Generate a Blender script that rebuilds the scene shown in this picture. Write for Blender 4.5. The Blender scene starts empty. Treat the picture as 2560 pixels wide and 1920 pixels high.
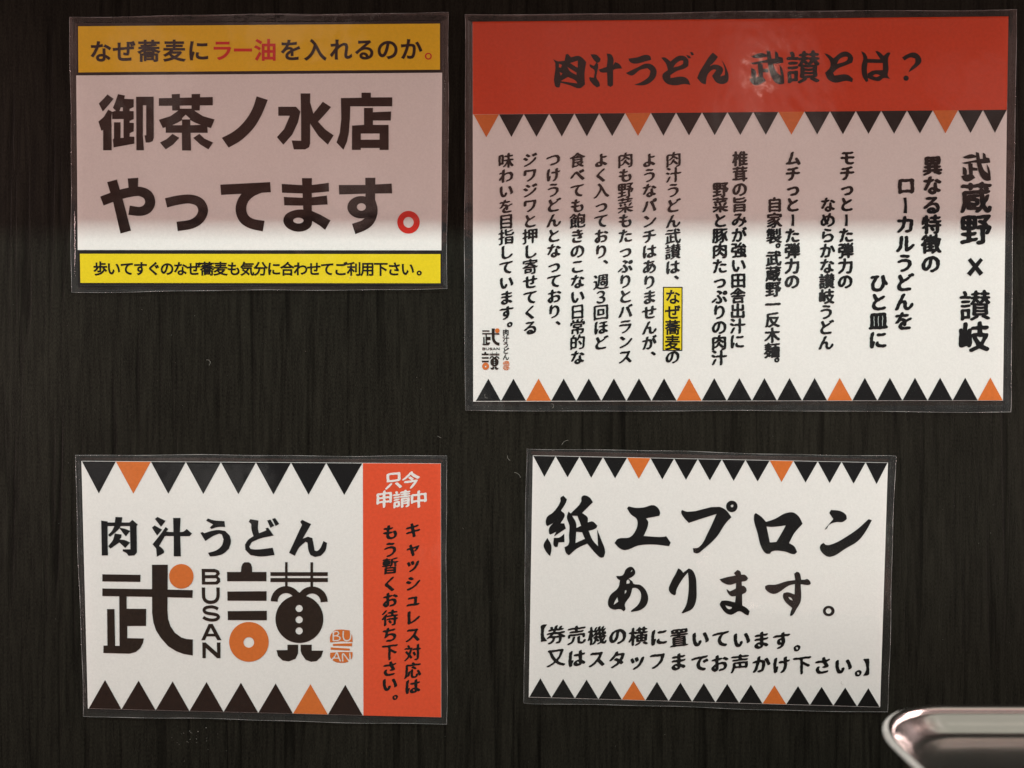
import bpy, bmesh, math, random
import numpy as np
from mathutils import Vector as V
from mathutils.geometry import delaunay_2d_cdt

S = bpy.context.scene
COL = S.collection
R = math.radians

# ------------------------------------------------------------------ camera
D = 0.42                       # metres from lens to wall
K = D / 1890.0                 # metres on the wall per pixel of the 2560 px photograph
KP = (D - .0015) / 1890.0      # the same on the face of a notice, which stands 1.5 mm proud
cam = bpy.data.cameras.new("camera")
cam.sensor_width = 36.0
cam.lens = 36.0 * 1890.0 / 2560.0
cam.clip_start = 0.01
cam.clip_end = 50.0
cam.dof.use_dof = True
cam.dof.focus_distance = D
cam.dof.aperture_fstop = 3.6
camo = bpy.data.objects.new("camera", cam)
camo.location = (0, -D, 0)
camo.rotation_euler = (R(90), 0, 0)
COL.objects.link(camo)
S.camera = camo

# ------------------------------------------------------------------ surroundings (dim warm interior)
W = bpy.data.worlds.new("World")
S.world = W
W.use_nodes = True
nt = W.node_tree
nt.nodes.clear()
def N(t, kind, **kw):
    n = t.nodes.new(kind)
    for k, v in kw.items():
        if k in n.inputs: n.inputs[k].default_value = v
        else: setattr(n, k, v)
    return n
tc = N(nt, 'ShaderNodeTexCoord')
sep = N(nt, 'ShaderNodeSeparateXYZ')
nt.links.new(tc.outputs['Generated'], sep.inputs[0])
ramp = N(nt, 'ShaderNodeValToRGB')
mr = N(nt, 'ShaderNodeMapRange')
mr.inputs['From Min'].default_value = -1; mr.inputs['From Max'].default_value = 1
nt.links.new(sep.outputs['Z'], mr.inputs['Value'])
nt.links.new(mr.outputs[0], ramp.inputs[0])
e = ramp.color_ramp.elements
def zr(deg): return (math.sin(R(deg)) + 1) / 2
e[0].position = 0.0; e[0].color = (0.10, 0.06, 0.035, 1)
e[1].position = 1.0; e[1].color = (0.50, 0.47, 0.39, 1)
for dg, c in ((-24, (0.36, 0.20, 0.11)), (-17, (0.17, 0.10, 0.07)), (-12, (0.075, 0.075, 0.085)), (10.8, (0.07, 0.075, 0.09)), (11.9, (0.46, 0.235, 0.20)), (34, (0.50, 0.28, 0.24)), (46, (0.46, 0.43, 0.36))):
    x = e.new(zr(dg)); x.color = (*c, 1)
no = N(nt, 'ShaderNodeTexNoise'); no.inputs['Scale'].default_value = 3.2; no.inputs['Detail'].default_value = 3
nt.links.new(tc.outputs['Generated'], no.inputs['Vector'])
mr2 = N(nt, 'ShaderNodeMapRange')
mr2.inputs['From Min'].default_value = .35; mr2.inputs['From Max'].default_value = .65
mr2.inputs['To Min'].default_value = .55; mr2.inputs['To Max'].default_value = 1.5
nt.links.new(no.outputs['Fac'], mr2.inputs['Value'])
# pale noise patches added so that the films reflect unevenly
pn = N(nt, 'ShaderNodeTexNoise'); pn.inputs['Scale'].default_value = 5.5; pn.inputs['Detail'].default_value = 2
nt.links.new(tc.outputs['Generated'], pn.inputs['Vector'])
pm = N(nt, 'ShaderNodeMapRange')
for k_, v_ in (('From Min', .54), ('From Max', .66), ('To Min', 0), ('To Max', .34)): pm.inputs[k_].default_value = v_
nt.links.new(pn.outputs['Fac'], pm.inputs['Value'])
pv = N(nt, 'ShaderNodeVectorMath', operation='SCALE'); pv.inputs[0].default_value = (1, .93, .86)
nt.links.new(pm.outputs[0], pv.inputs['Scale'])
pa = N(nt, 'ShaderNodeVectorMath', operation='ADD')
nt.links.new(ramp.outputs[0], pa.inputs[0]); nt.links.new(pv.outputs[0], pa.inputs[1])
bg = N(nt, 'ShaderNodeBackground')
nt.links.new(pa.outputs[0], bg.inputs['Color'])
nt.links.new(mr2.outputs[0], bg.inputs['Strength'])
out = N(nt, 'ShaderNodeOutputWorld')
nt.links.new(bg.outputs[0], out.inputs[0])

# ------------------------------------------------------------------ lamps
def area(name, loc, target, sx, sy, power, color):
    l = bpy.data.lights.new(name, 'AREA')
    l.shape = 'RECTANGLE'; l.size = sx; l.size_y = sy
    l.energy = power; l.color = color
    o = bpy.data.objects.new(name, l)
    o.location = loc
    o.rotation_euler = (V(target) - V(loc)).to_track_quat('-Z', 'Y').to_euler()
    COL.objects.link(o)
    return o
area("tube_lamp", (-0.05, -0.75, 1.13), (-0.05, 0, -0.1), 0.6, 0.030, 22.8, (0.79, 1.0, 0.97))
area("side_fill_left", (-2.4, -0.62, 0.2), (0, 0, 0.0), 1.1, 1.6, 72.0, (1.0, 0.71, 0.675))  # added fill for the pinkish ambient light, no real lamp
area("side_fill_right", (2.4, -0.62, 0.2), (0, 0, 0.0), 1.1, 1.6, 66.0, (1.0, 0.72, 0.69))  # added fill from the other side, likewise no real lamp

bulb = area("small_bulb", (.556, -1.26, .684), (.139, 0, .171), .03, .03, .012, (1.0, .86, .72))
bulb.data.shape = 'DISK'

S.view_settings.view_transform = 'Standard'
S.view_settings.look = 'None'
S.view_settings.exposure = 0.0
S.view_settings.gamma = 1.0
S.cycles.use_denoising = True
S.cycles.max_bounces = 8
S.cycles.transparent_max_bounces = 16
S.cycles.sample_clamp_indirect = 4.0

# ------------------------------------------------------------------ materials
def mat(name):
    m = bpy.data.materials.new(name); m.use_nodes = True
    t = m.node_tree; t.nodes.clear()
    o = N(t, 'ShaderNodeOutputMaterial')
    return m, t, o
def principled(name, color, rough=.6, metal=0., spec=.5, noise=None, bump=None, nscale=(1, 1, 1)):
    m, t, o = mat(name)
    p = N(t, 'ShaderNodeBsdfPrincipled')
    p.inputs['Base Color'].default_value = (*color, 1)
    p.inputs['Roughness'].default_value = rough
    p.inputs['Metallic'].default_value = metal
    p.inputs['Specular IOR Level'].default_value = spec
    t.links.new(p.outputs[0], o.inputs[0])
    g = N(t, 'ShaderNodeNewGeometry')
    mp = N(t, 'ShaderNodeMapping'); mp.inputs['Scale'].default_value = nscale
    t.links.new(g.outputs['Position'], mp.inputs[0])
    if noise:
        n = N(t, 'ShaderNodeTexNoise'); n.inputs['Scale'].default_value = noise[0]; n.inputs['Detail'].default_value = 5
        t.links.new(mp.outputs[0], n.inputs['Vector'])
        r = N(t, 'ShaderNodeMapRange')
        r.inputs['From Min'].default_value = .3; r.inputs['From Max'].default_value = .7
        r.inputs['To Min'].default_value = 1 - noise[1]; r.inputs['To Max'].default_value = 1 + noise[1]
        t.links.new(n.outputs['Fac'], r.inputs['Value'])
        h = N(t, 'ShaderNodeVectorMath', operation='SCALE')
        h.inputs[0].default_value = color
        t.links.new(r.outputs[0], h.inputs['Scale'])
        t.links.new(h.outputs[0], p.inputs['Base Color'])
    if bump:
        n2 = N(t, 'ShaderNodeTexNoise'); n2.inputs['Scale'].default_value = bump[0]; n2.inputs['Detail'].default_value = 4
        t.links.new(mp.outputs[0], n2.inputs['Vector'])
        b = N(t, 'ShaderNodeBump'); b.inputs['Strength'].default_value = bump[1]; b.inputs['Distance'].default_value = bump[2]
        t.links.new(n2.outputs['Fac'], b.inputs['Height'])
        t.links.new(b.outputs[0], p.inputs['Normal'])
    return m

M = {}
M['paper'] = principled('paper_white', (.75, .735, .71), .85, spec=.15, noise=(900, .035), bump=(1500, .35, .0002))
M['paper_black'] = principled('print_black_solid', (.012, .010, .009), .8, spec=.1, noise=(900, .1))
M['ink'] = principled('print_black', (.006, .0055, .005), .8, spec=.1, noise=(700, .25))
M['ink_brown_glare'] = principled('print_brown_glare', (.018, .007, .004), .8, spec=.1, noise=(500, .2))  # black ink with the film's warm brown reflection put into its colour
M['ink_logo'] = principled('print_logo_brown', (.019, .010, .006), .8, spec=.1, noise=(500, .2))
M['yellow'] = principled('print_yellow', (.72, .56, .012), .85, spec=.1, noise=(900, .04))
M['yellow_shaded'] = principled('print_yellow_shaded', (.80, .50, .012), .85, spec=.1, noise=(900, .04))  # same yellow with the pinkish light of the upper part mixed in
M['red'] = principled('print_red', (.62, .030, .018), .85, spec=.1, noise=(600, .05))
M['vermilion'] = principled('print_vermilion', (.58, .055, .015), .85, spec=.1, noise=(600, .06))
M['vermilion_pale'] = principled('print_pale_vermilion', (.68, .080, .028), .85, spec=.1, noise=(600, .06))
M['orange'] = principled('print_orange', (.60, .150, .028), .85, spec=.1, noise=(600, .06))
M['dust'] = principled('dust_fibre', (.24, .23, .20), .9)
M['black_box'] = principled('black_plastic', (.008, .008, .008), .6)
M['counter'] = principled('counter_dark', (.030, .026, .022), .5, noise=(40, .3))
M['shading_board'] = principled('shading_board_dark', (.05, .035, .028), .5, noise=(40, .3))  # for the unseen board that shades the upper wall

# dark wood grain laminate
def wall_material():
    m, t, o = mat('dark_wood_grain_laminate')
    p = N(t, 'ShaderNodeBsdfPrincipled')
    t.links.new(p.outputs[0], o.inputs[0])
    g = N(t, 'ShaderNodeNewGeometry')
    def noise(scale, sc, det, dist=0):
        mp = N(t, 'ShaderNodeMapping'); mp.inputs['Scale'].default_value = sc
        t.links.new(g.outputs['Position'], mp.inputs[0])
        n = N(t, 'ShaderNodeTexNoise'); n.inputs['Scale'].default_value = scale; n.inputs['Detail'].default_value = det
        n.inputs['Distortion'].default_value = dist
        t.links.new(mp.outputs[0], n.inputs['Vector'])
        return n.outputs['Fac']
    fine = noise(620, (1, 1, .07), 4, .3)
    mid = noise(150, (1, 1, .045), 3, .4)
    groove = noise(170, (1, 1, .035), 3, .6)
    big = noise(9, (1, 1, .5), 3)
    speck = noise(1700, (1, 1, .4), 2)
    def mth(op, a, b):
        n = N(t, 'ShaderNodeMath', operation=op)
        for i, v in enumerate((a, b)):
            if isinstance(v, (int, float)): n.inputs[i].default_value = v
            else: t.links.new(v, n.inputs[i])
        return n.outputs[0]
    gr = N(t, 'ShaderNodeMapRange')
    for k_, v_ in (('From Min', .34), ('From Max', .46)): gr.inputs[k_].default_value = v_
    t.links.new(groove, gr.inputs['Value'])
    gr = gr.outputs[0]                          # 0 inside a pore groove
    h = mth('ADD', mth('ADD', mth('MULTIPLY', fine, .36), mth('MULTIPLY', mid, .20)), mth('MULTIPLY', speck, .44))
    r = N(t, 'ShaderNodeValToRGB')
    r.color_ramp.elements[0].position = .38; r.color_ramp.elements[0].color = (.0062, .0057, .0044, 1)
    r.color_ramp.elements[1].position = .64; r.color_ramp.elements[1].color = (.0205, .0194, .0142, 1)
    t.links.new(h, r.inputs[0])
    mx = N(t, 'ShaderNodeVectorMath', operation='SCALE')
    t.links.new(r.outputs[0], mx.inputs[0])
    t.links.new(mth('MULTIPLY', mth('ADD', .55, mth('MULTIPLY', big, .7)), mth('ADD', .5, mth('MULTIPLY', gr, .5))), mx.inputs['Scale'])
    t.links.new(mx.outputs[0], p.inputs['Base Color'])
    p.inputs['Roughness'].default_value = .48
    p.inputs['Specular IOR Level'].default_value = .035
    b = N(t, 'ShaderNodeBump'); b.inputs['Strength'].default_value = .55; b.inputs['Distance'].default_value = .00035
    t.links.new(mth('ADD', h, mth('MULTIPLY', gr, .6)), b.inputs['Height'])
    t.links.new(b.outputs[0], p.inputs['Normal'])
    return m
M['wall'] = wall_material()

# clear lamination film
def film_material(name, haze, gain, bumps):
    m, t, o = mat(name)
    tr = N(t, 'ShaderNodeBsdfTransparent'); tr.inputs[0].default_value = (.985, .985, .98, 1)
    gl = N(t, 'ShaderNodeBsdfGlossy'); gl.inputs['Roughness'].default_value = .07
    df = N(t, 'ShaderNodeBsdfDiffuse'); df.inputs['Color'].default_value = (.75, .74, .72, 1)
    g = N(t, 'ShaderNodeNewGeometry')
    # same reflectance seen from either side (a thin sheet has air on both)
    dt = N(t, 'ShaderNodeVectorMath', operation='DOT_PRODUCT')
    t.links.new(g.outputs['Normal'], dt.inputs[0]); t.links.new(g.outputs['Incoming'], dt.inputs[1])
    def mm(op, a, b=0.):
        n = N(t, 'ShaderNodeMath', operation=op)
        for i, v in enumerate((a, b)):
            if isinstance(v, (int, float)): n.inputs[i].default_value = v
            else: t.links.new(v, n.inputs[i])
        return n.outputs[0]
    inv = mm('SUBTRACT', 1., mm('ABSOLUTE', dt.outputs['Value']))
    fres = mm('ADD', .04, mm('MULTIPLY', .96, mm('POWER', inv, 5.)))
    prev = None
    for sc, st, di in bumps:
        n = N(t, 'ShaderNodeTexNoise'); n.inputs['Scale'].default_value = sc; n.inputs['Detail'].default_value = 3
        t.links.new(g.outputs['Position'], n.inputs['Vector'])
        b = N(t, 'ShaderNodeBump'); b.inputs['Strength'].default_value = st; b.inputs['Distance'].default_value = di
        t.links.new(n.outputs['Fac'], b.inputs['Height'])
        if prev: t.links.new(prev, b.inputs['Normal'])
        prev = b.outputs[0]
    t.links.new(prev, gl.inputs['Normal'])
    mu = N(t, 'ShaderNodeMath', operation='MULTIPLY'); mu.inputs[1].default_value = gain; mu.use_clamp = True
    t.links.new(fres, mu.inputs[0])
    # slight milky haze, a little uneven
    hn = N(t, 'ShaderNodeTexNoise'); hn.inputs['Scale'].default_value = 60; hn.inputs['Detail'].default_value = 4
    t.links.new(g.outputs['Position'], hn.inputs['Vector'])
    hm = N(t, 'ShaderNodeMath', operation='MULTIPLY'); hm.inputs[1].default_value = haze * 2
    t.links.new(hn.outputs['Fac'], hm.inputs[0])
    m1 = N(t, 'ShaderNodeMixShader'); m2 = N(t, 'ShaderNodeMixShader')
    t.links.new(hm.outputs[0], m1.inputs[0]); t.links.new(tr.outputs[0], m1.inputs[1]); t.links.new(df.outputs[0], m1.inputs[2])
    t.links.new(mu.outputs[0], m2.inputs[0]); t.links.new(m1.outputs[0], m2.inputs[1]); t.links.new(gl.outputs[0], m2.inputs[2])
    t.links.new(m2.outputs[0], o.inputs[0])
    return m
M['film'] = film_material('clear_film', .002, 1.5, ((20, .24, .0035), (160, .06, .0006)))
M['film_back'] = film_material('hazy_back_film', .020, 1.0, ((40, .5, .003), (300, .2, .0006)))
M['film_edge'] = film_material('frosted_film_edge', .32, 1.5, ((900, .6, .001),))
M['steel'] = principled('polished_steel', (.82, .82, .80), .16, metal=1.0, bump=(25, .12, .002))

# ------------------------------------------------------------------ object helpers
def link(name, me, parent=None, m=None):
    o = bpy.data.objects.new(name, me); COL.objects.link(o)
    if m is not None: me.materials.append(M[m])
    if parent is not None: o.parent = parent
    return o
def thing(name, label, cat, loc, group=None):
    o = bpy.data.objects.new(name, None); COL.objects.link(o)
    o.empty_display_size = .02
    o.location = loc; o['label'] = label; o['category'] = cat
    if group: o['group'] = group
    return o
def mesh(verts, faces, name='m', smooth=False):
    me = bpy.data.meshes.new(name); me.from_pydata(verts, [], faces); me.update()
    if smooth:
        for p in me.polygons: p.use_smooth = True
    return me
def box(name, lo, hi, m, parent=None, bevel=0.0, kind=None):
    bm = bmesh.new()
    bmesh.ops.create_cube(bm, size=1)
    for v in bm.verts:
        v.co = V([(lo[i] + hi[i]) / 2 + v.co[i] * (hi[i] - lo[i]) for i in range(3)])
    if bevel: bmesh.ops.bevel(bm, geom=bm.edges[:], offset=bevel, segments=3, affect='EDGES', profile=.6)
    me = bpy.data.meshes.new(name); bm.to_mesh(me); bm.free()
    o = link(name, me, parent, m)
    if kind: o['kind'] = kind
    return o

# ------------------------------------------------------------------ the surfaces
box('wall', (-.9, 0, -.24), (.9, .03, .75), 'wall', kind='structure')
box('counter', (-.9, -.5, -.27), (.9, 0, -.2405), 'counter', kind='structure', bevel=.002)
box('shading_board', (-.9, -.15, .292), (.9, -.0005, .317), 'shading_board', kind='structure', bevel=.001)  # unseen board added to cast the shade line across the upper wall

# ------------------------------------------------------------------ flat print: polygons in photograph pixels
def win(x0, y0, s): return lambda p: (x0 + p[0] * s, y0 + p[1] * s)
def smooth_closed(pts, thr=55, n=4):
    """Catmull-Rom through the points, keeping corners sharper than thr degrees."""
    L = len(pts); P = [V(p) for p in pts]; tan = []
    for i in range(L):
        a, b = P[i] - P[i - 1], P[(i + 1) % L] - P[i]
        if a.length < 1e-9 or b.length < 1e-9 or math.degrees(a.angle(b)) > thr: tan.append(None)
        else: tan.append((a.normalized() + b.normalized()).normalized())
    res = []
    for i in range(L):
        p0, p1 = P[i], P[(i + 1) % L]; d = (p1 - p0).length
        t0, t1 = tan[i], tan[(i + 1) % L]
        if t0 is None and t1 is None: res.append(tuple(p0)); continue
        ch = (p1 - p0)
        m0 = t0 * d if t0 is not None else ch
        m1 = t1 * d if t1 is not None else ch
        for k in range(n):
            s = k / n; s2 = s * s; s3 = s2 * s
            q = p0 * (2*s3-3*s2+1) + m0 * (s3-2*s2+s) + p1 * (-2*s3+3*s2) + m1 * (s3-s2)
            res.append(tuple(q))
    return res
def ribbon(pts, w, n=5):
    """quads along a smooth open path; w one width or one per point"""
    if isinstance(w, (int, float)): w = [w] * len(pts)
    P = [V(p) for p in pts]; path = []
    L = len(P)
    for i in range(L - 1):
        p0 = P[max(i-1, 0)]; p1 = P[i]; p2 = P[i+1]; p3 = P[min(i+2, L-1)]
        for k in range(n):
            s = k / n
            q = .5 * ((2*p1) + (p2-p0)*s + (2*p0-5*p1+4*p2-p3)*s*s + (3*p1-p0-3*p2+p3)*s**3)
            path.append((q, w[i]*(1-s) + w[i+1]*s))
    path.append((P[-1], w[-1]))
    side = []
    for i, (q, ww) in enumerate(path):
        a = path[max(i-1, 0)][0]; b = path[min(i+1, len(path)-1)][0]
        t = (b - a).normalized(); nn = V((-t.y, t.x)) * ww / 2
        side.append((q + nn, q - nn))
    return [[tuple(side[i][0]), tuple(side[i+1][0]), tuple(side[i+1][1]), tuple(side[i][1])] for i in range(len(side)-1)]
def ring(cx, cy, rx, ry=None, n=40):
    ry = ry or rx
    return [(cx + rx*math.cos(2*math.pi*i/n), cy + ry*math.sin(2*math.pi*i/n)) for i in range(n)]
def rect(x0, y0, x1, y1): return [(x0, y0), (x1, y0), (x1, y1), (x0, y1)]
def sarea(p): return .5 * sum(p[i-1][0]*p[i][1] - p[i][0]*p[i-1][1] for i in range(len(p)))

def winding(C, p):
    """winding number of closed polygon p about each point of C"""
    P = np.array(p, float); Q = np.roll(P, -1, 0)
    x, y = C[:, :1], C[:, 1:]
    cr = (Q[:, 0]-P[:, 0])*(y-P[:, 1]) - (x-P[:, 0])*(Q[:, 1]-P[:, 1])
    up = (P[:, 1] <= y) & (Q[:, 1] > y) & (cr > 0)
    dn = (P[:, 1] > y) & (Q[:, 1] <= y) & (cr < 0)
    return up.sum(1) - dn.sum(1)
def fill(pos, neg=(), scale=1.0, signed=False):
    """union of pos minus neg -> (verts, tris) via constrained triangulation"""
    vs, es, loops = [], [], []
    for group, s in ((pos, 1), (neg, -1)):
        for p in group:
            if len(p) < 3 or abs(sarea(p)) < 1e-9: continue
            q = p if sarea(p) > 0 else p[::-1]
            b = len(vs); n = len(q); vs += [V(c) for c in q]
            es += [(b+i, b+(i+1) % n) for i in range(n)]; loops.append((s, q))
    if not vs: return [], []
    r = delaunay_2d_cdt(vs, es, [], 0, 1e-5 * scale)
    out = [tuple(v) for v in r[0]]
    F = [tuple(f) for f in r[2]]
    O = np.array(out); C = O[np.array(F)].mean(1)
    inp = np.zeros(len(F), bool); inn = np.zeros(len(F), bool); tot = np.zeros(len(F))
    for sg, q in loops:
        w = winding(C, q)
        if signed: tot = tot + sg * w; continue
        if sg > 0: inp |= w > 0
        else: inn |= w > 0
    keep = (tot > .5) if signed else (inp & ~inn)
    return out, [f for f, k in zip(F, keep) if k]

# glyph outlines taken from Blender's own built-in font, thickened with an oval nib
_fc = {}
_tob = None
def relax(p, it, step=.022):
    """resample a closed outline evenly, then round it off as a soft brush would"""
    P = np.array(p, float); Q = np.roll(P, -1, 0); out = []
    for u, v in zip(P, Q):
        n = max(1, int(round(np.linalg.norm(v-u)/step)))
        out += [u + (v-u)*k/n for k in range(n)]
    X = np.array(out)
    for _ in range(it): X = .5*X + .25*(np.roll(X, 1, 0) + np.roll(X, -1, 0))
    return [tuple(q) for q in X]
def glyph(ch, a=.02, b=.02, ang=0., wob=0., slant=0., seed=0, sm=0, kana=1.):
    key = (ch, a, b, ang, wob, slant, sm, kana)
    if key in _fc: return _fc[key]
    global _tob
    if _tob is None:
        cu = bpy.data.curves.new('lettering_source', 'FONT'); cu.size = 1
        _tob = bpy.data.objects.new('lettering_source', cu); COL.objects.link(_tob)
    _tob.data.body = ch
    dg = bpy.context.evaluated_depsgraph_get(); dg.update()
    c = _tob.to_curve(dg)
    conts = []
    for s in c.splines:
        bp = s.bezier_points; pts = []
        for i in range(len(bp)):
            p0, p1 = bp[i], bp[(i+1) % len(bp)]
            A, B, C_, E_ = p0.co, p0.handle_right, p1.handle_left, p1.co
            straight = (B-A).cross(E_-A).length < 1e-5 and (C_-A).cross(E_-A).length < 1e-5
            L = (E_-A).length
            n = max(1, int(L / .09)) if straight else max(3, int(L / .05))
            for k in range(n):
                t = k / n
                q = A*(1-t)**3 + B*3*t*(1-t)**2 + C_*3*t*t*(1-t) + E_*t**3
                if not pts or (V((q.x, q.y)) - V(pts[-1])).length > 2e-3: pts.append((q.x, q.y))
        if len(pts) > 2 and (V(pts[0]) - V(pts[-1])).length < 2e-3: pts.pop()
        if len(pts) > 2: conts.append(pts)
    _tob.to_curve_clear()
    if not conts: _fc[key] = ([], []); return _fc[key]
    big = max(conts, key=lambda p: abs(sarea(p))); osg = 1 if sarea(big) > 0 else -1
    ca, sa = math.cos(ang), math.sin(ang)
    kk = kana if 0x3041 <= ord(ch) <= 0x30ff else 1.
    if kk != 1.: a *= 1.5; b *= 1.6
    rnd = random.Random(ord(ch) + seed)
    ph = [rnd.uniform(0, 6.28) for _ in range(4)]
    pos, neg = [], []
    for p in conts:
        if sm: p = relax(p, sm)
        L = len(p); q = []
        a0 = sarea(p)
        for i in range(L):
            e1 = V(p[i]) - V(p[i-1]); e2 = V(p[(i+1) % L]) - V(p[i])
            t = (e1.normalized() + e2.normalized())
            t = t.normalized() if t.length > .2 else e1.normalized()
            nx, ny = t.y * osg, -t.x * osg
            cosv = max(.55, e1.normalized().dot(t)) if e1.length > 0 else 1
            u, v = nx*ca + ny*sa, -nx*sa + ny*ca
            den = math.sqrt((a*u)**2 + (b*v)**2) or 1
            ox, oy = a*a*u/den, b*b*v/den
            x = p[i][0] + (ox*ca - oy*sa)/cosv; y = p[i][1] + (ox*sa + oy*ca)/cosv
            if wob:
                x += wob*math.sin(13*y + 7*x + ph[0]) + wob*.6*math.sin(31*y - 9*x + ph[1])
                y += wob*math.sin(11*x - 6*y + ph[2]) + wob*.6*math.sin(27*x + 12*y + ph[3])
            q.append((.5 + (x-.5)*kk, .38 + (y-.38 + slant*(x-.5))*kk))
        a1 = sarea(q)
        if a0*a1 <= 0: continue
        (pos if a0*osg > 0 else neg).append(q)
    # nonzero winding: split by plain containment through the triangulation
    vs, tr = fill(pos, neg, 1.0, True)
    _fc[key] = (vs, tr)
    return _fc[key]

class Print:
    """collects flat print in photograph pixels; builds one mesh in a sign's own frame"""
    def __init__(self, sign, h): self.s = sign; self.h = h; self.v = []; self.f = []
    def raw(self, vs, tr):
        b = len(self.v); cx, cz = self.s['_c']
        self.v += [((x-1280)*KP - cx, -self.h, (960-y)*KP - cz) for x, y in vs]
        for t in tr:
            A, B, C_ = (self.v[b+i] for i in t[:3])
            n = (B[0]-A[0])*(C_[2]-A[2]) - (C_[0]-A[0])*(B[2]-A[2])
            tt = tuple(b+i for i in t)
            self.f.append(tt if n > 0 else tt[::-1])   # face toward -y
        return self
    def polys(self, pos, neg=(), w=None, sm=False):
        if sm: pos = [smooth_closed(p) for p in pos]; neg = [smooth_closed(p) for p in neg]
        if w: pos = [[w(q) for q in p] for p in pos]; neg = [[w(q) for q in p] for p in neg]
        return self.raw(*fill(pos, neg, 100))
    def char(self, ch, cx, cy, size, st, rot=0., sx=1., sy=1.):
        vs, tr = glyph(ch, **st)
        c, s = math.cos(rot), math.sin(rot); o = []
        for x, y in vs:
            X = (x-.5)*size*sx; Y = -(y-.38)*size*sy
            o.append((cx + X*c - Y*s, cy + X*s + Y*c))
        return self.raw(o, tr)
    def obj(self, name, m, parent=None):
        return link(name, mesh(self.v, self.f, name), parent or self.s['_o'], m)

def edge_walk(p, q, t): return (p[0]+(q[0]-p[0])*t, p[1]+(q[1]-p[1])*t)

def in_poly_dist(pt, quad):
    """signed distance to a convex quad in px; negative inside"""
    d = -1e9
    for i in range(4):
        a, b = quad[i], quad[(i+1) % 4]
        ex, ey = b[0]-a[0], b[1]-a[1]; L = math.hypot(ex, ey)
        d = max(d, ((pt[0]-a[0])*ey - (pt[1]-a[1])*ex) / L)
    return d

def make_sign(name, label, film, paper, paper_mat, seed, group=None, tilt=(0, 0)):
    """film, paper: TL TR BR BL corners in photograph pixels"""
    cx = sum(p[0] for p in film)/4; cy = sum(p[1] for p in film)/4
    c = ((cx-1280)*KP, (960-cy)*KP)
    root = thing(name, label, 'sign', (c[0], -.0011, c[1]), group)
    root.rotation_euler = (R(tilt[0]), 0, R(tilt[1]))
    s = {'_c': c, '_o': root, 'paper': paper, 'film': film}
    px = lambda p, h: ((p[0]-1280)*KP - c[0], -h, (960-p[1])*KP - c[1])
    rnd = random.Random(seed); ph = [rnd.uniform(0, 6.28) for _ in range(8)]
    # paper, a thin sheet
    v = [px(p, .00020) for p in paper] + [px(p, .00034) for p in paper]
    link('paper', mesh(v, [(4, 7, 6, 5), (0, 1, 2, 3), (0, 4, 5, 1), (1, 5, 6, 2), (2, 6, 7, 3), (3, 7, 4, 0)]), root, paper_mat)
    # the film pouch: rounded outline, front and back layers
    nu, nv = 130, 96
    def sheet(hf, nm, m, smooth=True):
        vs, fs = [], []
        for j in range(nv+1):
            for i in range(nu+1):
                u, w_ = i/nu, j/nv
                # crowd the lines near the edges
                u = u - .10*math.sin(2*math.pi*u)/(2*math.pi)*4*.9; w_ = w_ - .10*math.sin(2*math.pi*w_)/(2*math.pi)*4*.9
                a = edge_walk(film[0], film[1], u); b = edge_walk(film[3], film[2], u)
                p = list(edge_walk(a, b, w_))
                wob = 1.3
                if j in (0, nv): p[1] += wob*math.sin(u*9+ph[0]) + .6*math.sin(u*23+ph[1])
                if i in (0, nu): p[0] += wob*math.sin(w_*7+ph[2]) + .6*math.sin(w_*19+ph[3])
                vs.append(px(p, hf(p, u, w_)))
        for j in range(nv):
            for i in range(nu):
                b = j*(nu+1)+i; fs.append((b, b+nu+1, b+nu+2, b+1))
        return link(nm, mesh(vs, fs, nm, smooth), root, m)
    def front(p, u, w_):
        d = in_poly_dist(p, paper)*K*1000       # mm outside the paper
        t = min(1, max(0, (d+.3)/3.2)); t = t*t*(3-2*t)
        h = .00080*(1-t) + .00016*t
        h += .00010*math.exp(-((d-3.6)/.5)**2)  # pressed ridge along the seal
        h += (1-t)*.00007*(math.sin(u*11+w_*5+ph[4])+math.sin(w_*14-u*4+ph[5]))
        return h
    sheet(front, 'film_front', 'film')
    sheet(lambda p, u, w_: .00006, 'film_back', 'film_back', False)
    # cut edge of the pouch: a thin frosted border
    vs, fs = [], []
    n = 60; per = []
    for k in range(4):
        a, b = film[k], film[(k+1) % 4]
        for i in range(n):
            t = i/n; p = list(edge_walk(a, b, t))
            if k in (0, 2): 
                u = t if k == 0 else 1-t
                p[1] += 1.3*math.sin(u*9+ph[0]) + .6*math.sin(u*23+ph[1])
            else:
                w_ = t if k == 1 else 1-t
                p[0] += 1.3*math.sin(w_*7+ph[2]) + .6*math.sin(w_*19+ph[3])
            per.append(p)
    cx_, cy_ = cx, cy
    T = len(per)
    for i, p in enumerate(per):
        a = V(per[i-1]); b = V(per[(i+1) % T]); t = (b-a).normalized(); nrm = V((-t.y, t.x))
        wd = .75 + .3*math.sin(i*.7+ph[6])
        q = V(p) + nrm*wd
        vs += [px(p, .0), px(p, .00022), px(q, .00024)]
    for i in range(T):
        j = (i+1) % T
        for k in (0, 1): fs.append((3*i+k, 3*i+k+1, 3*j+k+1, 3*j+k))
    link('film_edge', mesh(vs, fs, 'film_edge'), root, 'film_edge')
    return s

BOLD = dict(a=.018, b=.018)
HEAVY = dict(a=.026, b=.026)
SEMI = dict(a=.012, b=.012)
BRUSH = dict(a=.037, b=.009, ang=R(24), wob=.007, slant=.12, sm=7, kana=.93)
BRUSHB = dict(a=.038, b=.010, ang=R(24), wob=.007, slant=.12, sm=7, kana=.95)
KAN = dict(a=.058, b=.036, ang=R(20), wob=.009, slant=.05, sm=9, kana=1.)

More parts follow.
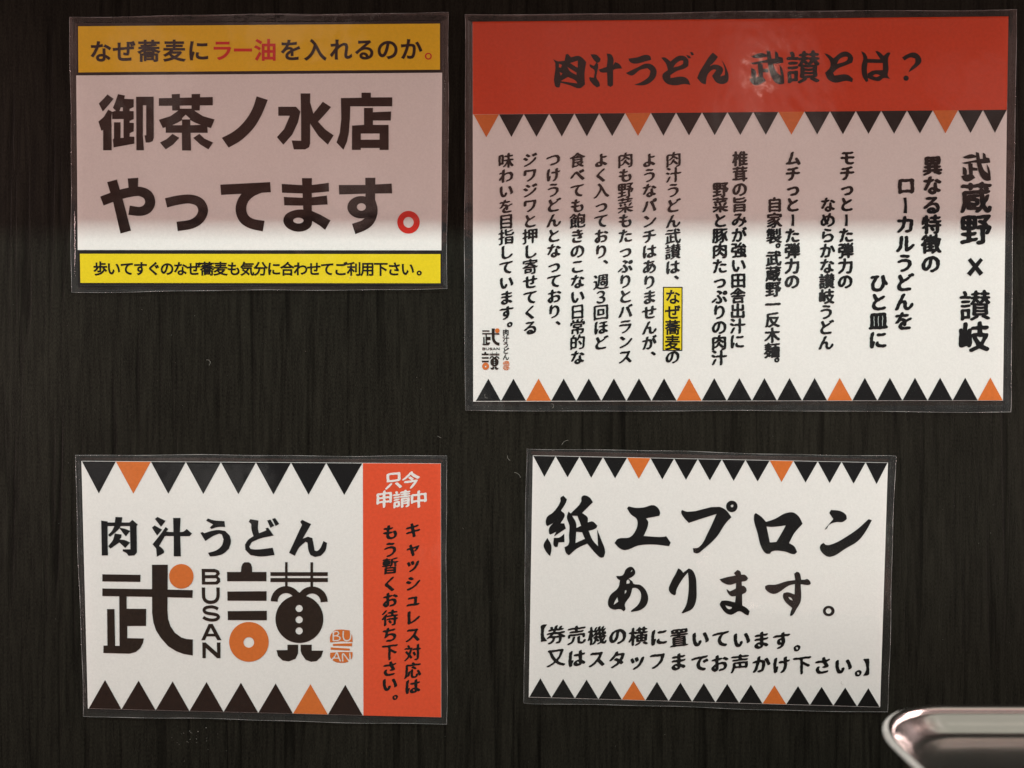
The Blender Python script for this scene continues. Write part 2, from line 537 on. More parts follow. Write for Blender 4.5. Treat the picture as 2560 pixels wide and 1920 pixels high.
def line(sign, name, chars, m, st, h=.00050, sx=1., sy=1., rot=0.):
    """chars: list of (character, x, y, size) in photograph px -> one part"""
    pr = Print(sign, h)
    for ch, x, y, sz in chars:
        pr.char(ch, x, y, sz, st, rot, sx, sy)
    return pr.obj(name, m)
def run(text, p0, p1, size, n=None):
    n = n or len(text)-1
    return [(ch, p0[0]+(p1[0]-p0[0])*i/n, p0[1]+(p1[1]-p0[1])*i/n, size) for i, ch in enumerate(text)]

def triangles(sign, base0, base1, tip0, tip1, n, orange, black='ink', bounds=None, h=.00044, end_cut=1.0):
    for i in range(n):
        if bounds: t0, t1 = bounds[i], bounds[i+1]
        else: t0, t1 = i/n, (i+1)/n
        g = .003/ n
        a = edge_walk(base0, base1, t0+g); b = edge_walk(base0, base1, t1-g)
        tm = (i+.5)/n if not bounds else (t0+t1)/2
        c = edge_walk(tip0, tip1, tm)
        c = ((a[0]+b[0])/2 + (c[0]-edge_walk(base0, base1, tm)[0]), c[1])
        Print(sign, h).polys([[a, b, c]]).obj('triangle', 'orange' if i in orange else black)

# ================================================================== SIGN 1 (upper left)
z1 = win(150, 20, 1000/2212)
s1 = make_sign('laminated_sign', 'laminated notice with yellow bands above and below big dark lettering, upper left',
               [z1(p) for p in ((52, 48), (2150, 22), (2141, 1553), (64, 1572))],
               [z1(p) for p in ((90, 80), (2114, 68), (2114, 1532), (98, 1537))], 'paper_black', 1)
Print(s1, .00040).polys([[(100, 101), (2101, 86), (2101, 341), (102, 356)]], w=z1).obj('upper_band', 'yellow_shaded')
Print(s1, .00040).polys([[(90, 373), (2113, 358), (2109, 1340), (98, 1338)]], w=z1).obj('white_panel', 'paper')
Print(s1, .00040).polys([[(110, 1359), (2104, 1361), (2104, 1522), (113, 1520)]], w=z1).obj('lower_band', 'yellow')
def zc(w, L): return [(ch, *w((x, y)), sz) for ch, x, y, sz in L]
Z = .4521
line(s1, 'text_line', zc(z1, [('な', 225, 240, 126*Z), ('ぜ', 355, 238, 126*Z), ('蕎', 492, 237, 126*Z), ('麦', 632, 236, 126*Z), ('に', 766, 235, 126*Z)]), 'ink_brown_glare', HEAVY)
line(s1, 'text_line', zc(z1, [('を', 1277, 232, 126*Z), ('入', 1412, 231, 126*Z), ('れ', 1553, 230, 126*Z), ('る', 1685, 229, 126*Z), ('の', 1812, 228, 126*Z), ('か', 1942, 227, 126*Z)]), 'ink_brown_glare', HEAVY)
line(s1, 'text_line', zc(z1, [('ラ', 897, 234, 122*Z), ('ー', 1012, 233, 118*Z), ('油', 1136, 232, 126*Z)]), 'red', HEAVY)
Print(s1, .0005).polys([ring(2037, 267, 19)], [ring(2037, 267, 12)], w=z1).obj('text_line', 'red')
line(s1, 'text_line', [(c, x, y, sz) for c, x, y, sz in run('歩いてすぐのなぜ蕎麦も気分に合わせてご利用下さい', z1((223, 1440)), z1((1922, 1443)), 80*Z)] + zc(z1, [('。', 2010, 1443, 78*Z)]), 'ink', HEAVY)

A = win(240, 220, 400/2212); B_ = win(600, 220, 400/2212)
Print(s1, .0005).polys([
    [(160, 90), (245, 150), (180, 230), (95, 325), (40, 215), (105, 150)],
    [(170, 300), (225, 330), (213, 400), (218, 862), (100, 862), (100, 580), (75, 590), (35, 465), (110, 400)],
    [(305, 85), (400, 105), (390, 150), (522, 155), (522, 265), (465, 290), (465, 320), (522, 320), (522, 432), (465, 455), (465, 480), (522, 482), (522, 600), (465, 625), (465, 672), (530, 675), (530, 770), (245, 822), (235, 710), (250, 700), (250, 475), (340, 475), (340, 690), (382, 690), (382, 430), (225, 430), (225, 330), (275, 315), (235, 275), (270, 190)],
    [(555, 122), (798, 120), (800, 690), (785, 735), (740, 755), (690, 755), (672, 655), (695, 655), (695, 240), (648, 240), (648, 660), (665, 862), (560, 862)],
], [[(325, 320), (345, 268), (372, 270), (372, 320)]], w=A).obj('large_character', 'ink_brown_glare')
Print(s1, .0005).polys([
    [(870, 142), (1615, 125), (1615, 240), (870, 248)], [(1048, 88), (1160, 82), (1160, 312), (1055, 312)], [(1322, 85), (1440, 82), (1435, 312), (1322, 312)],
    [(1130, 320), (1160, 286), (1330, 286), (1370, 320), (1480, 390), (1640, 435), (1590, 555), (1540, 540), (1545, 620), (965, 620), (965, 540), (925, 555), (870, 440), (1030, 390)],
    [(1188, 600), (1308, 600), (1315, 865), (1190, 865)],
    [(1060, 635), (1150, 690), (1070, 780), (965, 850), (885, 755), (980, 705)], [(1430, 635), (1500, 700), (1620, 755), (1555, 850), (1440, 780), (1345, 690)],
], [[(1240, 370), (1300, 422), (1300, 435), (1190, 435), (1190, 420)], [(1190, 445), (1190, 515), (1055, 515), (1130, 480)], [(1305, 445), (1370, 480), (1450, 510), (1305, 515)]], w=A).obj('large_character', 'ink_brown_glare')
Print(s1, .0005).polys([smooth_closed([(230, 115), (385, 165), (300, 370), (200, 540), (95, 655), (0, 735), (-156, 825), (-251, 690), (-100, 610), (0, 530), (110, 400), (185, 260)], 50)], w=B_).obj('large_character', 'ink_brown_glare')
Print(s1, .0005).polys([[(530, 260), (775, 260), (835, 325), (800, 480), (720, 650), (600, 785), (510, 680), (610, 570), (690, 385), (530, 385)],
    [(838, 75), (972, 75), (970, 200), (1015, 355), (1145, 190), (1260, 265), (1170, 370), (1080, 465), (1180, 575), (1295, 655), (1215, 785), (1090, 670), (1020, 570), (970, 490), (970, 770), (955, 820), (900, 850), (745, 850), (715, 725), (845, 730), (845, 400)]], w=B_).obj('large_character', 'ink_brown_glare')
Print(s1, .0005).polys([[(1395, 140), (1680, 135), (1680, 65), (1810, 65), (1810, 130), (2105, 130), (2105, 255), (1525, 255), (1520, 430), (1505, 620), (1480, 740), (1430, 855), (1335, 755), (1380, 620), (1400, 430)],
    [(1715, 275), (1838, 275), (1838, 335), (2090, 325), (2085, 450), (1838, 450), (1838, 510), (2055, 510), (2055, 857), (1930, 857), (1930, 830), (1670, 830), (1670, 857), (1547, 857), (1550, 520), (1715, 510)]],
    [[(1670, 630), (1930, 630), (1930, 715), (1670, 715)]], w=B_).obj('large_character', 'ink_brown_glare')
A = win(240, 430, 400/2212); B_ = win(660, 430, 400/2212)
Print(s1, .0005).polys([[(155, 140), (290, 105), (385, 430), (485, 810), (340, 850), (240, 420)], [(440, 90), (585, 80), (580, 250), (455, 260)]]
    + ribbon([(83, 402), (250, 340), (420, 290), (590, 268), (710, 315), (750, 415), (710, 505), (610, 545), (458, 528)], [132, 132, 132, 130, 138, 140, 138, 125, 130]), w=A).obj('large_character', 'ink_brown_glare')
Print(s1, .0005).polys(ribbon([(970, 427), (1130, 390), (1300, 375), (1430, 420), (1482, 530), (1435, 645), (1320, 720), (1122, 752)], [132, 128, 124, 130, 136, 132, 126, 130]), w=A).obj('large_character', 'ink_brown_glare')
Print(s1, .0005).polys([[(1720, 175), (2408, 140), (2418, 280), (1730, 318)]] + ribbon([(2300, 215), (2150, 275), (2045, 375), (2004, 510), (2045, 640), (2155, 715), (2318, 747)], [130, 138, 140, 148, 146, 140, 148]), w=A).obj('large_character', 'ink_brown_glare')
Print(s1, .0005).polys([[(245, 165), (530, 182), (660, 180), (895, 150), (900, 270), (660, 292), (530, 297), (250, 287)], [(275, 345), (530, 357), (660, 350), (870, 325), (880, 450), (660, 462), (530, 465), (280, 462)], [(525, 85), (662, 85), (662, 560), (545, 560)],
    [(655, 535), (780, 590), (920, 670), (845, 800), (770, 740), (670, 680), (560, 640), (540, 540)], smooth_closed([(545, 520), (400, 535), (300, 590), (268, 670), (300, 750), (370, 800), (470, 825), (580, 805), (650, 750), (668, 680), (660, 560)], 50)],
    [ring(476, 672, 72, 40)], w=B_).obj('large_character', 'ink_brown_glare')
Print(s1, .0005).polys([[(1035, 180), (1400, 180), (1765, 160), (1772, 296), (1400, 300), (1040, 312)], [(1400, 80), (1540, 80), (1535, 440), (1405, 440)], ring(1345, 488, 192, 155)]
    + ribbon([(1462, 380), (1500, 530), (1462, 660), (1380, 735), (1240, 787)], [140, 145, 145, 140, 150]), [ring(1347, 484, 62, 52)], w=B_).obj('large_character', 'ink_brown_glare')
Print(s1, .0005).polys([ring(1998, 695, 155, 157)], [ring(1998, 696, 72, 74)], w=B_).obj('full_stop_ring', 'red')

# ================================================================== SIGN 2 (upper right)
zA = win(1150, 20, .3254); zB = win(1850, 20, .3255); zC = win(1150, 540, .3165); zD = win(1850, 540, .321)
s2 = make_sign('laminated_sign', 'largest laminated notice, vermilion header over columns of brush text, upper right',
               [(1162, 36), zB((2125, 8)), zD((2112, 1526)), zC((38, 1536))],
               [(1181.5, 55), (2521, 41), (2507.5, 1001.5), (1183, 1004)], 'paper', 2)
Print(s2, .00040).polys([[(1181.4, 54.5), (2521, 41), (2517.3, 275), (1182.3, 286)]]).obj('header_band', 'vermilion')
bt = [0] + [(x-1184)/(2517-1184) for x in (1247.6, 1309.5, 1373, 1436, 1498, 1563, 1627, 1690, 1755, 1818.5, 1883, 1946, 2011, 2075, 2139.5, 2203, 2267.5, 2332, 2395, 2457.5)] + [1]
triangles(s2, (1184, 286.5), (2517, 274.5), (1184, 343.5), (2517, 332), 21, (0, 6, 12, 18), bounds=bt)
triangles(s2, (1189.6, 1002.3), (2507, 1000.8), (1189.6, 946.8), (2507, 943.6), 21, (2, 8, 14, 20))
w5 = win(1370, 120, .2125); w6 = win(1850, 110, .2125)
def brush(sign, w, pos, neg=(), name='brush_character', m='ink', h=.0005):
    return Print(sign, h).polys(pos, neg, w=w, sm=True).obj(name, m)
NIKU = ([[(60, 130), (110, 155), (195, 150), (210, 75), (235, 70), (270, 110), (370, 95), (450, 165), (430, 300), (435, 430), (375, 475), (260, 440), (150, 410), (135, 465), (105, 465), (80, 440), (85, 180)]],
        [[(130, 185), (165, 200), (152, 232), (128, 228)], [(262, 178), (350, 150), (350, 232), (318, 215)], [(228, 225), (335, 290), (335, 318), (258, 272)], [(138, 285), (170, 300), (150, 328)], [(235, 342), (330, 390), (345, 418), (150, 390)]])
brush(s2, w5, *NIKU)
brush(s2, w5, [[(500, 75), (570, 80), (620, 130), (605, 165), (575, 178), (530, 130)],
    [(488, 190), (540, 212), (570, 170), (588, 190), (575, 300), (570, 350), (605, 410), (610, 450), (575, 465), (530, 430), (485, 360), (490, 342), (540, 352), (545, 262), (495, 222)],
    [(690, 65), (740, 75), (770, 130), (765, 205), (790, 165), (840, 190), (872, 242), (800, 247), (765, 260), (765, 440), (735, 460), (700, 440), (695, 290), (620, 285), (595, 255), (690, 222), (700, 130)]])
brush(s2, w5, [[(945, 125), (1050, 110), (1150, 80), (1200, 95), (1215, 140), (1160, 155), (1010, 185), (960, 160)],
    [(915, 295), (1050, 230), (1150, 185), (1220, 195), (1275, 260), (1265, 340), (1200, 410), (1120, 440), (1010, 435), (1110, 395), (1190, 330), (1205, 270), (1170, 238), (1080, 260), (990, 325), (950, 315)]])
brush(s2, w5, [[(1330, 115), (1370, 110), (1440, 160), (1530, 95), (1600, 95), (1650, 140), (1650, 215), (1600, 245), (1520, 270), (1440, 320), (1440, 355), (1600, 340), (1650, 375), (1675, 435), (1600, 425), (1500, 440), (1400, 420), (1350, 360), (1350, 310), (1410, 260), (1390, 190)],
    [(1625, 85), (1660, 90), (1685, 122), (1650, 122)], [(1668, 48), (1700, 50), (1718, 80), (1690, 90)]], [[(1475, 230), (1500, 190), (1560, 150), (1590, 150), (1590, 185), (1560, 205)]])
brush(s2, w5, [[(1905, 90), (1940, 55), (2000, 105), (1950, 170), (1900, 215), (1960, 195), (2040, 220), (2060, 260), (2025, 335), (2080, 320), (2080, 250), (2040, 135), (2090, 220), (2125, 340), (2110, 400), (2050, 425), (1980, 405), (1930, 330), (1980, 260), (1950, 252), (1880, 310), (1855, 430), (1810, 415), (1755, 355), (1780, 290), (1840, 190)]])
TAKE = [[(130, 145), (250, 105), (320, 125), (320, 152), (160, 165)], [(120, 225), (290, 190), (400, 170), (500, 180), (510, 222), (400, 235), (290, 222), (160, 242)],
        [(310, 75), (355, 85), (380, 200), (430, 330), (510, 400), (522, 465), (470, 477), (400, 440), (340, 300)], [(410, 85), (440, 100), (455, 150), (500, 160), (512, 215), (410, 200)], [(462, 240), (500, 300), (522, 440), (492, 400)],
        [(130, 280), (172, 300), (190, 340), (182, 410), (130, 385)], [(205, 228), (268, 235), (272, 415), (222, 415)], [(108, 410), (160, 395), (270, 390), (305, 435), (200, 487), (145, 472)], [(262, 285), (335, 300), (335, 335), (262, 335)]]
brush(s2, w6, TAKE)
line(s2, 'brush_character', [('讃', *w6((740, 272)), 86)], 'ink', dict(a=.026, b=.014, ang=R(15), wob=.006, slant=.04, sm=3))
brush(s2, w6, [[(990, 110), (1030, 120), (1100, 170), (1200, 95), (1270, 95), (1330, 160), (1320, 220), (1250, 250), (1150, 290), (1095, 340), (1110, 372), (1260, 360), (1330, 410), (1320, 450), (1250, 435), (1110, 455), (1030, 410), (1000, 340), (1060, 270), (1060, 210)]],
      [[(1140, 235), (1170, 180), (1240, 150), (1270, 155), (1260, 190)]])
brush(s2, w6, [[(1425, 85), (1470, 110), (1500, 170), (1492, 300), (1508, 440), (1480, 447), (1440, 380), (1430, 250), (1450, 170)],
    [(1480, 175), (1650, 180), (1590, 85), (1620, 85), (1690, 140), (1740, 100), (1772, 105), (1742, 170), (1747, 300), (1737, 370), (1765, 412), (1690, 402), (1640, 435), (1560, 425), (1500, 400), (1500, 350), (1560, 315), (1680, 308), (1680, 225), (1490, 222)]], [[(1560, 375), (1600, 355), (1650, 370), (1600, 390)]])
brush(s2, w6, [[(1905, 160), (1960, 125), (2050, 100), (2120, 150), (2132, 210), (2080, 270), (1980, 335), (2010, 280), (2060, 220), (2060, 172), (2000, 160), (1935, 195)], ring(1953, 403, 31, 31, 14)])

E1 = 41
def column(text, p0, p1, st=BRUSH, size=E1, idx=None, extra=(), name='text_column'):
    L = run(text, p0, p1, size, idx)
    return line(s2, name, [l for l in L if l[0] != '　'] + list(extra), 'ink', st)
COMMA = lambda x, y: ('、', x+12, y-12, E1)
column('味わいを目指しています', (1265, 401.5), (1266, 782), extra=[('。', 1287, 798, E1)])
column('ジワジワと押し寄せてくる', (1324.7, 399.5), (1325.7, 819))
column('つけうどんとなっており', (1382.7, 399), (1385.8, 778), extra=[COMMA(1396, 806)])
column('食べても飽きのこない日常的な', (1443.5, 400), (1443.7, 893))
column('よく入っており　週３回ほど', (1503.3, 400), (1502, 856.5), extra=[COMMA(1515, 653)])
column('肉も野菜もたっぷりとバランス', (1563.5, 400), (1563, 891.5))
column('ようなパンチはありませんが', (1623.5, 400), (1623, 856.5), extra=[COMMA(1634, 882)])
column('肉汁うどん武讃は', (1683.7, 398.5), (1681.7, 667.5), extra=[COMMA(1692, 692)])
Print(s2, .00040).polys([[(1657.2, 717), (1706.6, 717), (1706, 877.3), (1656.4, 877.3)]]).obj('highlight_border', 'ink')
Print(s2, .00044).polys([[(1660, 719.8), (1703.8, 719.8), (1703.2, 874.4), (1659.2, 874.4)]]).obj('highlight_box', 'yellow')
column('なぜ蕎麦', (1682, 742), (1681.3, 856.5), HEAVY, 39)
line(s2, 'text_column', [('の', 1681.3, 892, E1)], 'ink', BRUSH)
KS = dict(a=.050, b=.028, ang=R(20), wob=.008, slant=.05, sm=6, kana=1.)
column('野菜と豚肉たっぷりの肉汁', (1801, 474), (1797.3, 894), KS, 40)
column('椎茸の旨みが強い田舎出汁に', (1850.5, 397), (1843, 853), KS, 40)
column('自家製', (1936.5, 511.5), (1935, 589.5), KS, 40)
column('武蔵野一反木麺', (1934, 646), (1930, 876), KS, 40)
for q in ((1956, 603), (1953, 889)): line(s2, 'full_stop', [('。', *q, 36)], 'ink', KS)
column('ムチっと　た弾力の', (1982.5, 396), (1980, 703.5), KAN, 40)
column('モチっと　た弾力の', (2118.5, 394.5), (2113, 703.5), KAN, 40)
for x in (1981.5, 2115.5):
    Print(s2, .0005).polys(ribbon([(x, 536), (x+1, 548), (x, 565)], [7, 6, 7.5])).obj('text_column', 'ink')
column('なめらかな讃岐うどん', (2069.7, 511.5), (2064.4, 856), KS, 40)
column('ひと皿に', (2196.7, 706.5), (2195, 849), KAN, 49)
column('ロ　カルうどんを', (2265, 464), (2259, 802), KAN, 49)
Print(s2, .0005).polys(ribbon([(2262, 494), (2264, 512), (2263, 533)], [8, 6.5, 9])).obj('text_column', 'ink')
column('異なる特徴の', (2331, 414), (2327, 659), KAN, 50)
big = dict(a=.040, b=.024, ang=R(20), wob=.008, slant=.05, sm=6)
w6b = lambda p: (2439.8 + (p[0]-315)*.180, 417 + (p[1]-280)*.180)
brush(s2, w6b, TAKE)
line(s2, 'brush_character', [('蔵', 2440, 494, 80)], 'ink', big)
line(s2, 'brush_character', [('野', 2439, 573, 80)], 'ink', big)
Print(s2, .0005).polys(ribbon([zD((1785, 335)), zD((1880, 455))], [10, 12]) + ribbon([zD((1882, 335)), zD((1780, 458))], [9, 12])).obj('brush_character', 'ink')
line(s2, 'brush_character', [('讃', 2437, 763.5, 80)], 'ink', dict(a=.026, b=.014, ang=R(15), wob=.006, slant=.04, sm=3))
line(s2, 'brush_character', [('岐', 2434.5, 842, 80)], 'ink', big)

# ================================================================== shop logo (used on two notices)
LOGO_BU = dict(pos=[[(95, 270), (660, 278), (658, 382), (95, 375)], [(95, 480), (830, 490), (1435, 505), (1430, 618), (830, 603), (95, 592)],
    [(345, 590), (455, 590), (455, 780), (745, 782), (742, 1035), (465, 1035), (465, 1215), (710, 1220), (695, 1290), (655, 1365), (590, 1420), (500, 1445), (110, 1435), (112, 1325), (170, 1325), (165, 785), (275, 785), (285, 1330), (350, 1330)],
    [(830, 128), (1065, 128), (1060, 800), (1070, 930), (1105, 1040), (1170, 1135), (1265, 1205), (1340, 1228), (1435, 1236), (1435, 1472), (1300, 1450), (1190, 1410), (1070, 1335), (960, 1210), (890, 1100), (850, 980), (832, 840)]])
LOGO_LETTERS = dict(pos=[[(1565, 190), (1760, 190), (1820, 215), (1838, 260), (1805, 302), (1838, 330), (1842, 380), (1800, 420), (1570, 422)], [(1670, 1005), (1730, 1005), (1860, 1245), (1800, 1245), (1765, 1190), (1640, 1190), (1615, 1245), (1560, 1245)],
    [(1575, 1280), (1625, 1280), (1795, 1430), (1790, 1280), (1845, 1280), (1845, 1512), (1795, 1512), (1628, 1360), (1628, 1512), (1578, 1512)]]
    + ribbon([(1592, 465), (1597, 610), (1635, 668), (1705, 684), (1770, 665), (1806, 605), (1808, 465)], 50) + ribbon([(1808, 785), (1760, 760), (1690, 752), (1622, 768), (1602, 805), (1640, 842), (1780, 868), (1815, 905), (1780, 938), (1710, 948), (1635, 932), (1588, 905)], 46),
    neg=[[(1615, 237), (1770, 240), (1785, 260), (1765, 280), (1615, 282)], [(1618, 328), (1780, 328), (1795, 352), (1775, 378), (1618, 380)], [(1700, 1062), (1748, 1150), (1660, 1150)]])
def arc(cx, cy, r, w, a0, a1, n=16):
    return ribbon([(cx + r*math.cos(R(a0+(a1-a0)*i/n)), cy - r*math.sin(R(a0+(a1-a0)*i/n))) for i in range(n+1)], w, 1)
LOGO_GEN = dict(pos=[[(45, 235), (250, 235), (258, 160), (275, 115), (305, 92), (370, 92), (400, 115), (415, 160), (420, 235), (630, 235), (630, 372), (48, 372)], [(50, 525), (632, 520), (632, 662), (52, 660)], [(55, 815), (635, 810), (635, 950), (58, 948)],
    rect(688, 238, 1538, 294), rect(688, 325, 1538, 384), rect(905, 90, 943, 455), rect(1280, 92, 1320, 455), ring(1117, 932, 355, 355, 64),
    [(1030, 600), (1105, 530), (1190, 600), (1200, 660), (1020, 660)],
    [(940, 1312), (1100, 1312), (1098, 1440), (1060, 1520), (960, 1560), (870, 1545), (800, 1480), (778, 1392), (940, 1392)], [(1135, 1312), (1300, 1312), (1300, 1400), (1470, 1400), (1440, 1490), (1370, 1555), (1290, 1565), (1210, 1535), (1150, 1450), (1135, 1400)]]
    + arc(920, 672, 176, 103, 180, 20) + arc(1306, 680, 178, 105, 0, 160),
    neg=[ring(1113, 775, 53, 53, 24), ring(1113, 942, 53, 53, 24), ring(1113, 1107, 53, 53, 24)])
SEAL = dict(pos=[smooth_closed([(1640, 1100), (1720, 1088), (1860, 1100), (1898, 1180), (1905, 1272), (1740, 1262), (1570, 1278), (1575, 1180)]), [(1615, 1300), (1900, 1290), (1895, 1335), (1610, 1325)], [(1580, 1352), (1865, 1370), (1860, 1398), (1580, 1385)],
    smooth_closed([(1575, 1430), (1740, 1420), (1905, 1422), (1895, 1510), (1820, 1570), (1730, 1580), (1640, 1560), (1575, 1500)])],
    neg=ribbon([(1620, 1120), (1618, 1255)], 22) + ribbon([(1615, 1130), (1670, 1112), (1700, 1145), (1665, 1175), (1620, 1182)], 18) + ribbon([(1665, 1178), (1715, 1200), (1705, 1240), (1620, 1252)], 18)
    + ribbon([(1768, 1105), (1765, 1190), (1785, 1240), (1830, 1250), (1868, 1225), (1878, 1160), (1872, 1110)], 20)
    + ribbon([(1580, 1555), (1640, 1480), (1672, 1430), (1700, 1500), (1728, 1560)], 20) + ribbon([(1610, 1508), (1705, 1508)], 18) + ribbon([(1760, 1560), (1762, 1440), (1860, 1555), (1862, 1430)], 20))
def put(sign, d, w, m, name, h=.0005, parent=None):
    return Print(sign, h).polys(d['pos'], d.get('neg', ()), w=w).obj(name, m, parent)
# small copy in the corner of the big notice
def mapbox(src, dst):
    return lambda p: zC((dst[0] + (p[0]-src[0])/(src[2]-src[0])*(dst[2]-dst[0]), dst[1] + (p[1]-src[1])/(src[3]-src[1])*(dst[3]-dst[1])))
mb = mapbox((95, 128, 1445, 1472), (176, 888, 313, 1024)); mg = mapbox((45, 90, 1540, 1565), (172, 1072, 312, 1215))
lg = put(s2, LOGO_BU, mb, 'ink_logo', 'logo')
put(s2, LOGO_GEN, mg, 'ink_logo', 'logo_figure', parent=lg)
Print(s2, .0005).polys([ring(1265, 300, 182)], w=mb).obj('logo_disc', 'orange', lg)
Print(s2, .0005).polys([ring(370, 1270, 293)], [ring(368, 1278, 78)], w=mg).obj('logo_disc', 'orange', lg)
put(s2, SEAL, mapbox((1570, 1088, 1905, 1580), (340, 1145, 391, 1217)), 'orange', 'seal', parent=lg)
pr = Print(s2, .0005)
for (x0, y0, x1, y1), dx in (((1565, 190, 1842, 422), 176), ((1567, 465, 1833, 708), 204), ((1565, 729, 1838, 972), 232), ((1560, 1005, 1860, 1245), 259), ((1575, 1280, 1845, 1512), 288)):
    sel = lambda L: [p for p in L if y0-30 <= sum(q[1] for q in p)/len(p) <= y1+30]
    pr.polys(sel(LOGO_LETTERS['pos']), sel(LOGO_LETTERS['neg']), w=mapbox((x0, y0, x1, y1), (dx, 1039, dx+25, 1059)))
pr.obj('logo_letters', 'ink_logo', lg)
o = line(s2, 'logo_caption', [('肉', *zC((362, 918)), 16.5), ('汁', *zC((362, 968)), 16.5), ('う', *zC((362, 1016)), 16.5), ('ど', *zC((362, 1064)), 16.5), ('ん', *zC((362, 1113)), 16.5)], 'ink', HEAVY)
o.parent = lg

# ================================================================== SIGN 3 (lower left)
z3 = win(170, 1120, .4385)
s3 = make_sign('laminated_sign', 'laminated notice with round logo, orange discs and red side strip, lower left',
               [z3(p) for p in ((40, 38), (2160, 45), (2160, 1578), (86, 1531))],
               [z3(p) for p in ((76, 74), (2126, 88), (2128, 1536), (113, 1486))], 'paper', 3)
Print(s3, .00040).polys([[(1681, 86.5), (2125, 89), (2127, 1535), (1684, 1525)]], w=z3).obj('side_strip', 'vermilion_pale')
bt = [(x-78)/(1678-78) for x in (78, 272, 472, 671, 871, 1071, 1271, 1472, 1678)]
triangles(s3, z3((79, 76)), z3((1678, 87)), z3((79, 258)), z3((1678, 268)), 8, (1,), bounds=bt)
bt = [(x-118)/(1680-118) for x in (118, 305, 500, 693, 887, 1085, 1283, 1482, 1680)]
triangles(s3, z3((118, 1484.5)), z3((1680, 1523.5)), z3((118, 1320)), z3((1680, 1352)), 8, (6,), bounds=bt, black='ink_brown_glare')  # bottom row: warm reflection painted into the black
w11 = win(240, 1280, 360/2212); w12 = win(480, 1280, 360/2212)
def mincho(w, pos, neg=()):
    return Print(s3, .0005).polys([smooth_closed(p, 32) for p in pos], [smooth_closed(p, 32) for p in neg], w=w).obj('brush_character', 'ink')
mincho(w11, [[(80, 130), (180, 145), (180, 400), (185, 665), (90, 668)], [(170, 160), (290, 160), (300, 75), (405, 80), (395, 160), (515, 160), (560, 120), (642, 190), (625, 215), (630, 620), (590, 665), (500, 672), (470, 630), (410, 600), (415, 572), (530, 572), (522, 215), (170, 215)],
    [(290, 200), (385, 200), (360, 250), (300, 310), (240, 360), (215, 380), (188, 350), (245, 290)], [(355, 238), (450, 258), (525, 290), (460, 375), (400, 300)],
    [(290, 330), (395, 345), (385, 395), (360, 420), (440, 430), (525, 468), (450, 552), (360, 465), (225, 560), (188, 525), (260, 430)]])
mincho(w11, [[(945, 75), (1070, 135), (1000, 225), (905, 105)], [(900, 205), (1015, 270), (940, 360), (860, 240)],
    [(1070, 230), (1110, 260), (1080, 302), (1190, 307), (1185, 90), (1300, 90), (1290, 307), (1345, 300), (1395, 260), (1475, 330), (1440, 370), (1295, 370), (1305, 680), (1195, 680), (1195, 368), (1060, 368), (970, 520), (1030, 570), (1050, 610), (1040, 630), (935, 685), (925, 560), (870, 495), (1000, 330)]])
mincho(w12, [[(245, 98), (330, 125), (500, 140), (510, 228), (400, 230), (295, 260), (276, 235), (325, 190), (218, 132)], [(160, 305), (190, 325), (300, 290), (400, 275), (510, 290), (580, 360), (600, 450), (570, 560), (480, 640), (380, 672), (278, 682), (248, 625), (380, 585), (460, 510), (485, 420), (460, 345), (420, 330), (330, 365), (205, 445), (130, 320)]])
mincho(w12, [[(895, 108), (1020, 130), (1015, 250), (1030, 325), (1145, 280), (1130, 250), (1170, 238), (1255, 360), (1050, 405), (920, 460), (880, 530), (900, 565), (980, 575), (1240, 548), (1270, 660), (1050, 682), (900, 660), (820, 580), (815, 500), (860, 430), (945, 370), (915, 270), (910, 180), (873, 150)],
    [(1155, 130), (1205, 115), (1265, 210), (1205, 242)], [(1232, 105), (1280, 92), (1340, 180), (1285, 215)]])
mincho(w12, [[(1690, 118), (1830, 185), (1700, 410), (1780, 378), (1850, 400), (1870, 500), (1885, 590), (1920, 600), (1960, 570), (2020, 445), (2075, 475), (2050, 590), (1980, 670), (1890, 690), (1820, 660), (1790, 590), (1775, 470), (1745, 455), (1650, 540), (1580, 672), (1492, 625), (1690, 195), (1663, 152)]])
w13 = win(240, 1390, 320/1896); w14 = win(560, 1390, 340/2014)
lg = put(s3, LOGO_BU, w13, 'ink_logo', 'logo')
put(s3, LOGO_LETTERS, w13, 'ink_logo', 'logo_letters', parent=lg)
put(s3, LOGO_GEN, w14, 'ink_logo', 'logo_figure', parent=lg)
Print(s3, .0005).polys([ring(1265, 300, 182)], w=w13).obj('logo_disc', 'orange', lg)
Print(s3, .0005).polys([ring(370, 1270, 293, 295, 60)], [ring(368, 1278, 78)], w=w14).obj('logo_disc', 'orange', lg)
put(s3, SEAL, w14, 'orange', 'seal', parent=lg)
Q = .4385
for q in (('只', 1856, 183, 104*Q), ('今', 1955, 183, 104*Q)): line(s3, 'brush_character', zc(z3, [q]), 'paper', dict(BRUSHB, a=.040, b=.014, sm=4))
line(s3, 'text_line', zc(z3, [('申', 1803, 291, 104*Q), ('請', 1903, 291, 104*Q), ('中', 2000, 291, 104*Q)]), 'paper', dict(BRUSHB, a=.036, b=.012, sm=4))
line(s3, 'text_column', zc(z3, [(c, 1967 - i*.3, y, 98*Q) for i, (c, y) in enumerate(zip('キャッシュレス対応は', (468, 572, 662, 770, 862, 965, 1064, 1166, 1266, 1358)))]), 'ink', BRUSHB)
line(s3, 'text_column', zc(z3, [(c, 1838 - i*.5, y, 98*Q) for i, (c, y) in enumerate(zip('もう暫くお待ち下さい', (478, 578, 672, 775, 865, 967, 1062, 1162, 1257, 1345)))] + [('。', 1893, 1392, 90*Q)]), 'ink', BRUSHB)

